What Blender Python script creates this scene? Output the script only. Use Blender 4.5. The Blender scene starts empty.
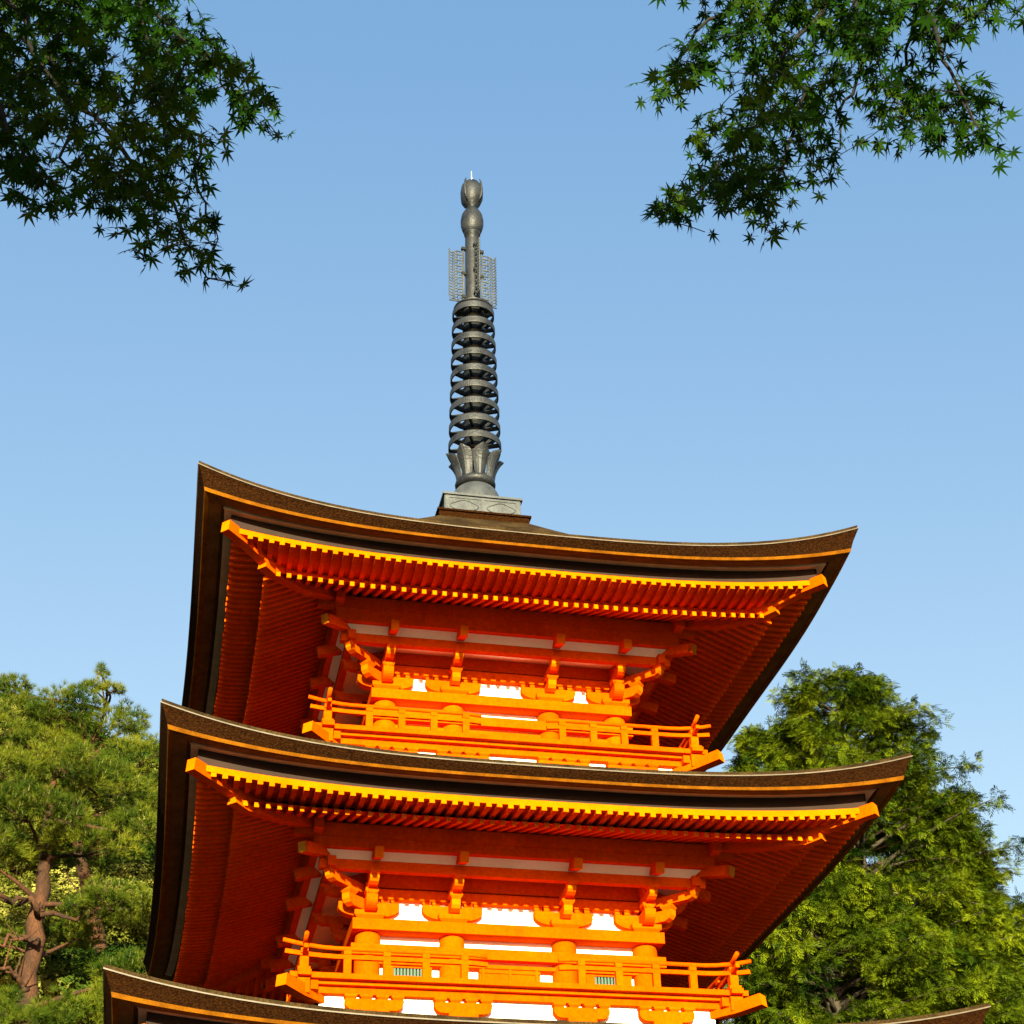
import bpy, math, random
import numpy as np
from mathutils import Vector, Matrix
random.seed(7); rng = np.random.default_rng(7)
SC = bpy.context.scene; COL = SC.collection
PI = math.pi

# ------------------------------------------------------------ camera frame
CAM = np.array([-2.93669587, -14.9935379, 1.6]); YAW, PITCH, ROLL, FPX = 0.219507527, 0.583247736, -0.0266544828, 1671.0
def cam_axes():
    cy, sy = math.cos(YAW), math.sin(YAW); cp, sp = math.cos(PITCH), math.sin(PITCH)
    f = np.array([sy*cp, cy*cp, sp]); r = np.array([cy, -sy, 0.]); u = np.cross(r, f)
    cr, sr = math.cos(ROLL), math.sin(ROLL)
    return cr*r+sr*u, -sr*r+cr*u, f
CR, CU, CF = cam_axes()
def at(px, py, D):
    """world point seen at that pixel, D metres away measured along the ground"""
    d = CF + CR*(px-512)/FPX - CU*(py-512)/FPX
    return CAM + d/np.hypot(d[0], d[1])*D

# ------------------------------------------------------------ materials
def nt(name):
    m = bpy.data.materials.new(name); m.use_nodes = True
    return m, m.node_tree.nodes, m.node_tree.links, m.node_tree.nodes['Principled BSDF']
def mat(name, c1, c2=None, scale=6., rough=.6, metal=0., bump=0., stretch=(1, 1, 1), c3=None, fine=0., spec=.3, detail=6, trans=0., bscale=None, coord='Object', rnd=0., grime=0.):
    m, N, L, b = nt(name)
    b.inputs['Roughness'].default_value = rough; b.inputs['Metallic'].default_value = metal
    b.inputs['Specular IOR Level'].default_value = spec
    tc = N.new('ShaderNodeTexCoord'); mp = N.new('ShaderNodeMapping'); mp.inputs['Scale'].default_value = stretch
    L.new(tc.outputs[coord], mp.inputs['Vector'])
    nz = N.new('ShaderNodeTexNoise'); nz.inputs['Scale'].default_value = scale; nz.inputs['Detail'].default_value = detail
    L.new(mp.outputs[0], nz.inputs['Vector'])
    cr = N.new('ShaderNodeValToRGB'); L.new(nz.outputs['Fac'], cr.inputs['Fac'])
    e = cr.color_ramp.elements; e[0].position = .35; e[1].position = .65
    e[0].color = (*c1, 1); e[1].color = (*(c2 or c1), 1)
    if c3:
        x = e.new(.5); x.color = (*c3, 1)
    out = cr.outputs['Color']
    if fine:
        n2 = N.new('ShaderNodeTexNoise'); n2.inputs['Scale'].default_value = scale*14; n2.inputs['Detail'].default_value = 3
        L.new(mp.outputs[0], n2.inputs['Vector'])
        mr = N.new('ShaderNodeMapRange'); mr.inputs[1].default_value = .3; mr.inputs[2].default_value = .7
        mr.inputs[3].default_value = 1-fine; mr.inputs[4].default_value = 1+fine
        L.new(n2.outputs['Fac'], mr.inputs[0])
        mx = N.new('ShaderNodeMix'); mx.data_type = 'RGBA'; mx.blend_type = 'MULTIPLY'; mx.inputs['Factor'].default_value = 1
        L.new(out, mx.inputs['A']); L.new(mr.outputs[0], mx.inputs['B']); out = mx.outputs['Result']
    if rnd:
        oi = N.new('ShaderNodeObjectInfo'); mr = N.new('ShaderNodeMapRange'); mr.inputs[3].default_value = 1-rnd; mr.inputs[4].default_value = 1+rnd
        L.new(oi.outputs['Random'], mr.inputs[0]); mx = N.new('ShaderNodeMix'); mx.data_type = 'RGBA'; mx.blend_type = 'MULTIPLY'; mx.inputs['Factor'].default_value = 1
        L.new(out, mx.inputs['A']); L.new(mr.outputs[0], mx.inputs['B']); out = mx.outputs['Result']
    if grime:      # weathered patches and rain streaks in the paint
        m2 = N.new('ShaderNodeMapping'); m2.inputs['Scale'].default_value = (7, 7, 1.6); L.new(tc.outputs[coord], m2.inputs['Vector'])
        n4 = N.new('ShaderNodeTexNoise'); n4.inputs['Scale'].default_value = 1.6; n4.inputs['Detail'].default_value = 8; n4.inputs['Roughness'].default_value = .7; L.new(m2.outputs[0], n4.inputs['Vector'])
        mr = N.new('ShaderNodeMapRange'); mr.inputs[1].default_value = .52; mr.inputs[2].default_value = .75; mr.inputs[3].default_value = 0; mr.inputs[4].default_value = grime
        L.new(n4.outputs['Fac'], mr.inputs[0]); mx = N.new('ShaderNodeMix'); mx.data_type = 'RGBA'; mx.inputs['B'].default_value = (.16, .018, .001, 1)
        L.new(mr.outputs[0], mx.inputs['Factor']); L.new(out, mx.inputs['A']); out = mx.outputs['Result']
    L.new(out, b.inputs['Base Color'])
    if bump:
        n3 = N.new('ShaderNodeTexNoise'); n3.inputs['Scale'].default_value = bscale or scale*6; n3.inputs['Detail'].default_value = 4
        L.new(mp.outputs[0], n3.inputs['Vector'])
        bp = N.new('ShaderNodeBump'); bp.inputs['Strength'].default_value = bump; bp.inputs['Distance'].default_value = .02
        L.new(n3.outputs['Fac'], bp.inputs['Height']); L.new(bp.outputs[0], b.inputs['Normal'])
    if trans:
        tr = N.new('ShaderNodeBsdfTranslucent'); L.new(out, tr.inputs['Color'])
        ms = N.new('ShaderNodeMixShader'); ms.inputs[0].default_value = trans
        L.new(b.outputs[0], ms.inputs[1]); L.new(tr.outputs[0], ms.inputs[2])
        L.new(ms.outputs[0], N['Material Output'].inputs['Surface'])
    return m
VERM = mat('vermilion_paint', (.51, .051, .0001), (.59, .067, .0001), 2.2, .85, fine=.14, rnd=.10, grime=.30, bump=.06, spec=.0)
OCHRE = mat('ochre_paint', (.46, .090, .0003), (.52, .112, .0006), 5, .75, rnd=.08, fine=.10, spec=.0)
PLAST = mat('white_plaster', (0.7, 0.68, 0.64), (0.78, 0.76, 0.73), 3, .8, fine=.04)
BARK = mat('cypress_bark_roof', (.009, .0027, .0006), (.034, .0115, .0022), 55, .9, fine=.5, bump=1., bscale=120, stretch=(1, 1, 1.8), c3=(.020, .0064, .0013), spec=.03)
BARKU = mat('bark_underside', (0.096, 0.044, 0.0112), (0.144, 0.068, 0.0176), 7, .8, fine=.3, bump=.3, spec=.05)
MOSS = mat('roof_surface', (.014, .0075, .0025), (.036, .021, .007), 5, .9, fine=.5, bump=.6, spec=.08)
LIPM = mat('edge_board_wood', (0.095, 0.030, 0.0008), (0.16, 0.054, 0.0018), 8, .8, fine=.25, spec=.03)
RIML = mat('pale_rim_strip', (0.060, 0.042, 0.028), (0.10, 0.072, 0.050), 9, .5, fine=.2)
GREYW = mat('weathered_board', (0.414, 0.288, 0.18), (0.504, 0.36, 0.234), 6, .7, spec=.05, fine=.15, stretch=(1, 1, 1))
BRONZE = mat('bronze_patina', (.009, .0105, .0145), (.025, .0275, .034), 7, .5, metal=.25, fine=.35, bump=.3, c3=(.020, .021, .026), detail=9)
BRONZE_D = mat('dark_bronze', (0.0072, 0.0084, 0.009), (0.015, 0.0156, 0.015), 6, .5, metal=.4, fine=.2)
LEAD = mat('pale_metal_sheet', (.028, .031, .039), (.050, .055, .064), 7, .55, metal=.1, fine=.3, bump=.2, detail=9)
STEEL = mat('bright_metal', (.45, .45, .43), (.55, .55, .53), 6, .3, metal=.5)
GOLD = mat('gilt_fitting', (.45, .22, .02), (.60, .32, .04), 9, .3, metal=.6, fine=.2)
GREENW = mat('green_painted_wood', (0.024, 0.072, 0.048), (0.04, 0.096, 0.072), 8, .6)
SHADE_DARK = mat('interior_and_eave_shade', (.012, .003, .001), (.02, .006, .002), 4, .8)  # near black: eave recess shade in the colour, also behind the window lattice
STONE = mat('granite', (.16, .15, .14), (.24, .23, .21), 5, .8, fine=.2, bump=.3)
PINEB = mat('red_pine_bark', (0.0182, 0.00728, 0.00312), (0.0676, 0.02496, 0.00936), 2.2, .9, fine=.45, bump=1., stretch=(1, 1, .5), c3=(0.0416, 0.0156, 0.00624))
WOODB = mat('tree_bark', (0.021, 0.0147, 0.0091), (0.0525, 0.0385, 0.0245), 3, .9, fine=.4, bump=.9, stretch=(1, 1, .4))
TWIG = mat('twig_bark', (0.0024, 0.002, 0.0012), (0.0064, 0.0048, 0.0032), 9, .85)
MAPLE = mat('maple_leaf', (.0065, .026, .001), (.034, .064, .002), 2.6, .6, c3=(.011, .038, .0013), trans=.30, spec=.04)
PINEN = mat('pine_needles', (.016, .036, .003), (.128, .138, .009), 1.1, .7, c3=(.054, .074, .005), trans=.15, spec=.04)
PINEC = mat('pine_candles', (0.136, 0.128, 0.036), (0.176, 0.16, 0.052), 2, .7)
HINOKI = mat('cypress_foliage', (.009, .023, .001), (.112, .138, .003), 1.3, .7, c3=(.046, .069, .002), trans=.12, spec=.04)
BROAD = mat('broadleaf_yellow', (0.036, 0.052, 0.004), (0.224, 0.208, 0.044), .7, .6, c3=(0.088, 0.096, 0.0112), trans=.15, spec=.04)
BROADG = mat('broadleaf_green', (0.012, 0.0304, 0.0032), (0.04, 0.064, 0.0064), .6, .6, c3=(0.0224, 0.044, 0.004), trans=.15, spec=.04)
GROUND = mat('gravel_ground', (0.054, 0.048, 0.036), (0.084, 0.072, 0.054), 1.5, .9, fine=.3, bump=.5)
HILL = mat('hillside_undergrowth', (0.0112, 0.021, 0.0028), (0.035, 0.042, 0.007), .25, .9, fine=.5, bump=1.0, bscale=2)

# ------------------------------------------------------------ mesh building
class MB:
    def __init__(s): s.v = []; s.f = []; s.m = []; s.sm = []
    def add(s, vs, fs, mi=0, smooth=False):
        o = len(s.v); s.v += [tuple(map(float, v)) for v in vs]
        for i, f in enumerate(fs):
            s.f.append([o+k for k in f]); s.m.append(mi[i] if isinstance(mi, (list, tuple)) else mi); s.sm.append(smooth)
    # hexahedron: 4 bottom points then 4 top points (both counter clockwise seen from above)
    def hexa(s, p, mi=0):
        s.add(p, [(3, 2, 1, 0), (4, 5, 6, 7), (0, 1, 5, 4), (1, 2, 6, 5), (2, 3, 7, 6), (3, 0, 4, 7)], mi)
    def box(s, x0, x1, y0, y1, z0, z1, mi=0, t=None):
        p = [(x0, y0, z0), (x1, y0, z0), (x1, y1, z0), (x0, y1, z0), (x0, y0, z1), (x1, y0, z1), (x1, y1, z1), (x0, y1, z1)]
        if t: p = [t(q) for q in p]
        s.hexa(p, mi)
    # block flaring upward: bottom half sizes a, top half sizes b
    def block(s, x, y, z0, z1, a, b, mi=0, t=None):
        zm = z0+(z1-z0)*.5
        for (h0, h1, u, v) in ((a, b, z0, zm), (b, b, zm, z1)):
            p = [(x-h0, y-h0, u), (x+h0, y-h0, u), (x+h0, y+h0, u), (x-h0, y+h0, u), (x-h1, y-h1, v), (x+h1, y-h1, v), (x+h1, y+h1, v), (x-h1, y+h1, v)]
            if t: p = [t(q) for q in p]
            s.hexa(p, mi)
    # beam along a polyline: rectangular section w x h, up = z
    def beam(s, pts, w, h, mi=0, endmi=None):
        pts = [Vector(p) for p in pts]; rings = []
        for i, p in enumerate(pts):
            d = (pts[min(i+1, len(pts)-1)]-pts[max(i-1, 0)]).normalized()
            sd = d.cross(Vector((0, 0, 1)));
            sd = sd.normalized() if sd.length > 1e-5 else Vector((1, 0, 0))
            up = sd.cross(d)
            hw, hh = w/2, h/2
            rings.append([p-sd*hw-up*hh, p+sd*hw-up*hh, p+sd*hw+up*hh, p-sd*hw+up*hh])
        vs = [q for r in rings for q in r]; fs = []; ms = []
        for i in range(len(rings)-1):
            for k in range(4):
                fs.append((4*i+k, 4*i+(k+1) % 4, 4*i+4+(k+1) % 4, 4*i+4+k)); ms.append(mi)
        fs.append((3, 2, 1, 0)); ms.append(mi)
        n = 4*(len(rings)-1); fs.append((n, n+1, n+2, n+3)); ms.append(endmi if endmi is not None else mi)
        s.add(vs, fs, ms)
    def tube(s, pts, r, n=8, mi=0, smooth=True, cap=True):
        pts = [Vector(p) for p in pts]; rs = r if isinstance(r, (list, tuple)) else [r]*len(pts)
        vs = []; fs = []; ref = None
        for i, p in enumerate(pts):
            d = (pts[min(i+1, len(pts)-1)]-pts[max(i-1, 0)]).normalized()
            if ref is None: ref = Vector((1, 0, 0)) if abs(d.x) < .8 else Vector((0, 1, 0))
            a = (ref-d*ref.dot(d)).normalized(); b = d.cross(a); ref = a
            for k in range(n):
                t = 2*PI*k/n; vs.append(p+(a*math.cos(t)+b*math.sin(t))*rs[i])
        for i in range(len(pts)-1):
            for k in range(n): fs.append((i*n+k, i*n+(k+1) % n, (i+1)*n+(k+1) % n, (i+1)*n+k))
        if cap:
            fs.append(tuple(range(n))[::-1]); o = (len(pts)-1)*n; fs.append(tuple(range(o, o+n)))
        s.add(vs, fs, mi, smooth)
    def lathe(s, prof, n=32, mi=0, c=(0, 0), closed=False, smooth=True):
        vs = []; fs = []
        for r, z in prof:
            for k in range(n):
                t = 2*PI*k/n; vs.append((c[0]+r*math.cos(t), c[1]+r*math.sin(t), z))
        m = len(prof)
        for i in range(m if closed else m-1):
            j = (i+1) % m
            for k in range(n): fs.append((i*n+k, i*n+(k+1) % n, j*n+(k+1) % n, j*n+k))
        s.add(vs, fs, mi, smooth)
    # outline in the x-z plane pushed along y from y0 to y1
    def prism(s, out, y0, y1, mi=0, t=None):
        n = len(out)
        vs = [(x, y0, z) for x, z in out]+[(x, y1, z) for x, z in out]
        if t: vs = [t(q) for q in vs]
        s.add(vs, [tuple(range(n)), tuple(range(2*n-1, n-1, -1))]+[(i+n, (i+1) % n+n, (i+1) % n, i) for i in range(n)], mi)
    def build(s, name, mats, parent=None, rz=0, loc=None):
        me = bpy.data.meshes.new(name)
        me.from_pydata(s.v, [], s.f); me.update()
        for m in (mats if isinstance(mats, (list, tuple)) else [mats]): me.materials.append(m)
        me.polygons.foreach_set('material_index', s.m); me.polygons.foreach_set('use_smooth', s.sm)
        o = bpy.data.objects.new(name, me); COL.objects.link(o)
        if parent: o.parent = parent
        if rz: o.rotation_euler.z = rz
        if loc is not None: o.location = loc
        return o
def tag(o, label=None, cat=None, group=None, kind=None):
    if label: o['label'] = label
    if cat: o['category'] = cat
    if group: o['group'] = group
    if kind: o['kind'] = kind
    return o
def empty(name, loc=(0, 0, 0), parent=None):
    o = bpy.data.objects.new(name, None); COL.objects.link(o); o.location = loc
    if parent: o.parent = parent
    return o
def dup(o, parent, rz=0, kids=True):
    c = o.copy(); COL.objects.link(c); c.parent = parent; c.rotation_euler.z = rz
    if kids:
        for ch in o.children:
            d = ch.copy(); COL.objects.link(d); d.parent = c
    return c
def npmesh(name, V, F, mats, parent=None, midx=None):
    me = bpy.data.meshes.new(name); n = len(V); k = F.shape[1]
    me.vertices.add(n); me.vertices.foreach_set('co', V.astype(np.float32).ravel())
    me.loops.add(F.size); me.loops.foreach_set('vertex_index', F.astype(np.int32).ravel())
    me.polygons.add(len(F)); me.polygons.foreach_set('loop_start', np.arange(0, F.size, k, dtype=np.int32))
    for m in (mats if isinstance(mats, (list, tuple)) else [mats]): me.materials.append(m)
    if midx is not None: me.polygons.foreach_set('material_index', midx.astype(np.int32))
    me.update(calc_edges=True); me.validate()
    o = bpy.data.objects.new(name, me); COL.objects.link(o)
    if parent: o.parent = parent
    return o
def scatter(TV, TF, P, RM, S):
    """copies of a small template (TV verts, TF faces) at P with rotation matrices RM and scales S -> arrays"""
    n = len(P)
    V = np.einsum('nij,kj->nki', RM, TV)*S[:, None, None]+P[:, None, :]
    F = TF[None]+(np.arange(n)*len(TV))[:, None, None]
    return V.reshape(-1, 3), F.reshape(-1, TF.shape[1])
def frames(Z, spin=None):
    """rotation matrices whose third column is Z (n,3), spun randomly"""
    Z = Z/np.linalg.norm(Z, axis=1, keepdims=True); n = len(Z)
    a = rng.normal(size=(n, 3)); a -= (a*Z).sum(1, keepdims=True)*Z; a /= np.linalg.norm(a, axis=1, keepdims=True)
    b = np.cross(Z, a); return np.stack([a, b, Z], 2)
def frames_xz(X, Z):
    X = X/np.linalg.norm(X, axis=1, keepdims=True); Z = Z-(Z*X).sum(1, keepdims=True)*X; Z /= np.linalg.norm(Z, axis=1, keepdims=True)
    return np.stack([X, np.cross(Z, X), Z], 2)

# ============================================================ PAGODA
PG = empty('three_storied_pagoda')
tag(PG, 'vermilion three storied wooden pagoda with upturned bark roofs and tall bronze spire', 'pagoda')
P_ = 3.2
class R_: pass
def roof(a, zr, Rr, lip, Rl, gz, kayr, kayz, Rk, br, bz, Rb, a_in, H, pw, wall):
    r = R_(); r.__dict__.update(locals()); return r
ROOFS = [
    roof(3.00, 9.505, .395, 9.405, .285, 9.450, 2.68, 9.362, .195, 2.36, 9.190, .15, .49, 1.74, 1.38, 1.103),
    roof(3.103, 7.235, .325, 7.140, .240, 7.185, 2.79, 7.078, .185, 2.47, 6.998, .07, 1.16, .82, 1.2, 1.2185),
    roof(3.300, 5.125, .270, 5.025, .200, 5.070, 2.98, 4.975, .16, 2.64, 4.86, .05, 1.36, .52, 1.25, 1.335)]
# storeys: column centre, inner column, plate half width, top of the plate
STOREYS = [(1.103, .46, 1.243, 8.796), (1.2185, .493, 1.366, 6.547), (1.335, .53, 1.49, 4.40)]
SL_F = .17
FZ = .6
def flare(u, A): return .060*max(0., 1-(u/A)**2)
def rise(u, A, R): return R*(min(abs(u)/A, 1.05))**P_

def sweep(prof, A, mi=0, n=48, mb=None):
    """square ring swept round the four eaves; prof = list of (r, z, R)"""
    mb = mb or MB()
    for k in range(4):
        c, s_ = [(0, -1), (1, 0), (0, 1), (-1, 0)][k], k*PI/2
        cs, sn = math.cos(s_), math.sin(s_)
        vs = []; fs = []; ms = []
        for i in range(n+1):
            t = math.sin((i/n*2-1)*PI/2*.92)/math.sin(PI/2*.92)
            for (r, z, R) in prof:
                u = t*r; fl_ = flare(u, A)*min(1, max(0, (r-1.0)/(A-1.0))*1.2); x, y = u, -(r-fl_)
                vs.append((x*cs-y*sn, x*sn+y*cs, z+rise(u, A, R)+FZ*fl_))
        m = len(prof)
        for i in range(n):
            for j in range(m-1):
                fs.append((i*m+j, i*m+j+1, (i+1)*m+j+1, (i+1)*m+j)); ms.append(mi[j] if isinstance(mi, list) else mi)
        mb.add(vs, fs, ms)
    return mb

RCOUNT = 0; REST = MB()
def rafter(u, r0, r1, zend, slope, A, R, w, h, mb, k=0, mi=0):
    """one rafter of side k at offset u from inner radius r0 to its end r1; zend = top of its end"""
    s_ = k*PI/2; cs, sn = math.cos(s_), math.sin(s_)
    dz = rise(u, A, R); fl_ = flare(u, A)*min(1, max(0, (r1-1.0)/(A-1.0))*1.2); r1 = r1-fl_; dz += FZ*fl_
    def T(x, y, z): return (x*cs-y*sn, x*sn+y*cs, z)
    u += rng.normal()*.0016; r1 += rng.normal()*.0025; dz += rng.normal()*.0008
    z1 = zend+dz; z0 = zend+dz+slope*(r1-r0)
    p = [T(u-w/2, -r1, z1-h), T(u+w/2, -r1, z1-h), T(u+w/2, -r0, z0-h), T(u-w/2, -r0, z0-h),
         T(u-w/2, -r1, z1), T(u+w/2, -r1, z1), T(u+w/2, -r0, z0), T(u-w/2, -r0, z0)]
    mb.hexa(p, [mi, mi, 1, mi, mi, mi])

for ri, r in enumerate(ROOFS):
    FZ = (.62, .48, .32)[ri]; A = r.a; SL_B = (.46, .33, .33)[ri]
    lab = ['topmost bark roof under the bronze spire', 'middle bark roof between the two balconies', 'lowest bark roof cut off by the bottom of the photo'][ri]
    # upper surface
    mb = MB(); ns = 16; nt_ = 36
    for k in range(4):
        cs, sn = math.cos(k*PI/2), math.sin(k*PI/2); vs = []; fs = []
        for i in range(ns+1):
            q = i/ns; rad = A+.002-(A-r.a_in)*q; z = r.zr+.028+r.H*q**r.pw
            for j in range(nt_+1):
                u = rad*math.sin((j/nt_*2-1)*PI/2*.92)/math.sin(PI/2*.92)
                fl_ = flare(u, A)*(1-q)**1.5; zz = z+rise(u, A, r.Rr)+FZ*fl_; rd = rad-fl_; vs.append((u*cs+rd*sn, u*sn-rd*cs, zz))
        for i in range(ns):
            for j in range(nt_):
                a0 = i*(nt_+1)+j; fs.append((a0, a0+1, a0+nt_+2, a0+nt_+1))
        mb.add(vs, fs, 0, True)
    ro = tag(mb.build('roof', MOSS, PG), lab)
    # bark edge, pale strip, lip board, underside
    sweep([(A+.002, r.zr+.028, r.Rr), (A, r.zr, r.Rr)], A).build('roof_rim', MOSS, ro)
    sweep([(A-.002, r.zr, r.Rr), (A+.008, r.zr, r.Rr), (A+.008, r.zr-.010, r.Rr), (A-.002, r.zr-.010, r.Rr)], A).build('rim_strip', RIML, ro)
    sweep([(A, r.zr-.010, r.Rr), (A-.022, r.zr-.035, r.Rr*.97), (A-.062, r.lip+.024, r.Rl+.012), (A-.064, r.lip+.024, r.Rl+.012)], A).build('bark_edge', BARK, ro)
    sweep([(A-.066, r.lip+.026, r.Rl+.012), (A-.060, r.lip+.026, r.Rl+.012), (A-.070, r.lip+.005, r.Rl), (A-.105, r.lip+.005, r.Rl), (A-.105, r.lip+.025, r.Rl)], A).build('edge_board', LIPM, ro)
    gr1 = A-.244; gr0 = A-.315
    sweep([(A-.100, r.lip+.012, r.Rl), (gr1+.03, r.lip+.030, r.Rl*.92), (gr1+.03, r.gz+.05, r.Rl*.9)], A).build('eave_underside', BARKU, ro)
    Rg = (r.Rl*.9+r.Rk)/2
    sweep([(gr1, r.gz+.06, Rg), (gr1, r.gz, Rg), (gr0, r.gz+.006, Rg)], A).build('soffit_plank', GREYW, ro)
    sweep([(gr0-.001, r.gz+.02, Rg), (gr0-.001, r.kayz-.02, Rg)], A).build('inner_eave_board', SHADE_DARK, ro)  # shade of the recess put into the board colour
    # close the gap above the planks
    sweep([(gr1+.035, r.gz+.035, Rg), (gr1-.002, r.gz+.035, Rg)], A).build('eave_filler', BARKU, ro)
    # flying eave beam (ochre front face)
    kr = r.kayr; kz = r.kayz; Rk = r.Rk
    sweep([(gr0-.02, kz+.004, Rk), (kr, kz, Rk), (kr, kz-.052, Rk), (kr-.05, kz-.052, Rk)], A, mi=[0, 1, 0]).build('eave_beam', [VERM, OCHRE], ro)
    fe = kr+.003; ft = kz-.046                       # flying rafter end
    be = r.br+.01; bt = r.bz+.023                    # base rafter top at its end
    # sheathing boards over the rafters
    bz0 = bt+SL_B*(be-1.05)
    sf = (ft+0.-(bt+.055))/(kr-be); sf = max(.04, -sf)  # slope of the flying rafters so they land on the base eave beam
    sweep([(kr-.03, ft+.003+sf*.03, Rk), (be-.16, ft+.003+sf*(kr-be+.16), (Rk+r.Rb)/2)], A).build('upper_sheathing', VERM, ro)
    sweep([(be-.02, bt+.004, r.Rb), (1.0, bt+.004+SL_B*(be-1.02), r.Rb)], A).build('lower_sheathing', VERM, ro)
    kb = ft+sf*(kr-be)-.058
    sweep([(be-.125, kb+.05, (Rk+r.Rb)/2), (be-.12, bt+SL_B*.12-.004, r.Rb), (be-.16, bt+SL_B*.16-.004, r.Rb)], A).build('lower_eave_beam', VERM, ro)
    # rafters
    sp = .0928 if ri == 0 else .0915
    for k in range(4):
        n = int((kr-.085)/sp)
        for i in range(-n, n+1):
            u = i*sp; r0 = max(abs(u)+.03, be-.16)
            front = (k == 0 and RCOUNT < 100 and ri < 2 and abs(i) <= 28)
            m_ = MB() if front else REST
            rafter(u, r0, fe, ft, sf, A, Rk, .042, .038, m_, k)
            if front:
                m_.build('rafter', [VERM, OCHRE], ro); RCOUNT += 1
        n = int((be-.07)/sp)
        for i in range(-n, n+1):
            u = i*sp; r0 = max(abs(u)+.03, 1.08)
            rafter(u, r0, be, bt, SL_B, A, r.Rb, .037, .042, REST, k)
    # hip rafters
    for k in range(4):
        s_ = k*PI/2; cs, sn = math.cos(s_), math.sin(s_)
        def D(a, z): return ((-a)*cs-(-a)*sn, (-a)*sn+(-a)*cs, z)
        mb = MB(); t1 = kr+.046; zz = kz+Rk-.090
        mb.beam([D(1.9, ft+sf*(kr-1.9)+.03), D(2.35, ft+sf*.3+rise(2.35, A, Rk)-.03), D(t1-.16, zz-.020), D(t1, zz)], .088, .102, 0, 1)
        mb.build('hip_rafter', [VERM, OCHRE], ro)
        mb = MB(); t1 = be+.0; zz = bt+r.Rb-.02
        mb.beam([D(1.3, bt+SL_B*(be-1.3)-.06), D(2.0, bt+SL_B*(be-2.0)+rise(2., A, r.Rb)-.05), D(t1-.1, zz-.01), D(t1, zz+.01)], .095, .12, 0, 1)
        mb.build('hip_rafter', [VERM, OCHRE], ro)
tag(REST.build('rafters', [VERM, OCHRE], PG), kind='stuff')

# bark-covered box under the spire
BX = MB()
for k in range(4):
    pass
BX.box(-.487, .487, -.487, .487, 11.14, 11.345); BX.box(-.507, .507, -.507, .507, 11.345, 11.368)
BX.build('roof_cap', BARK, PG)

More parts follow.
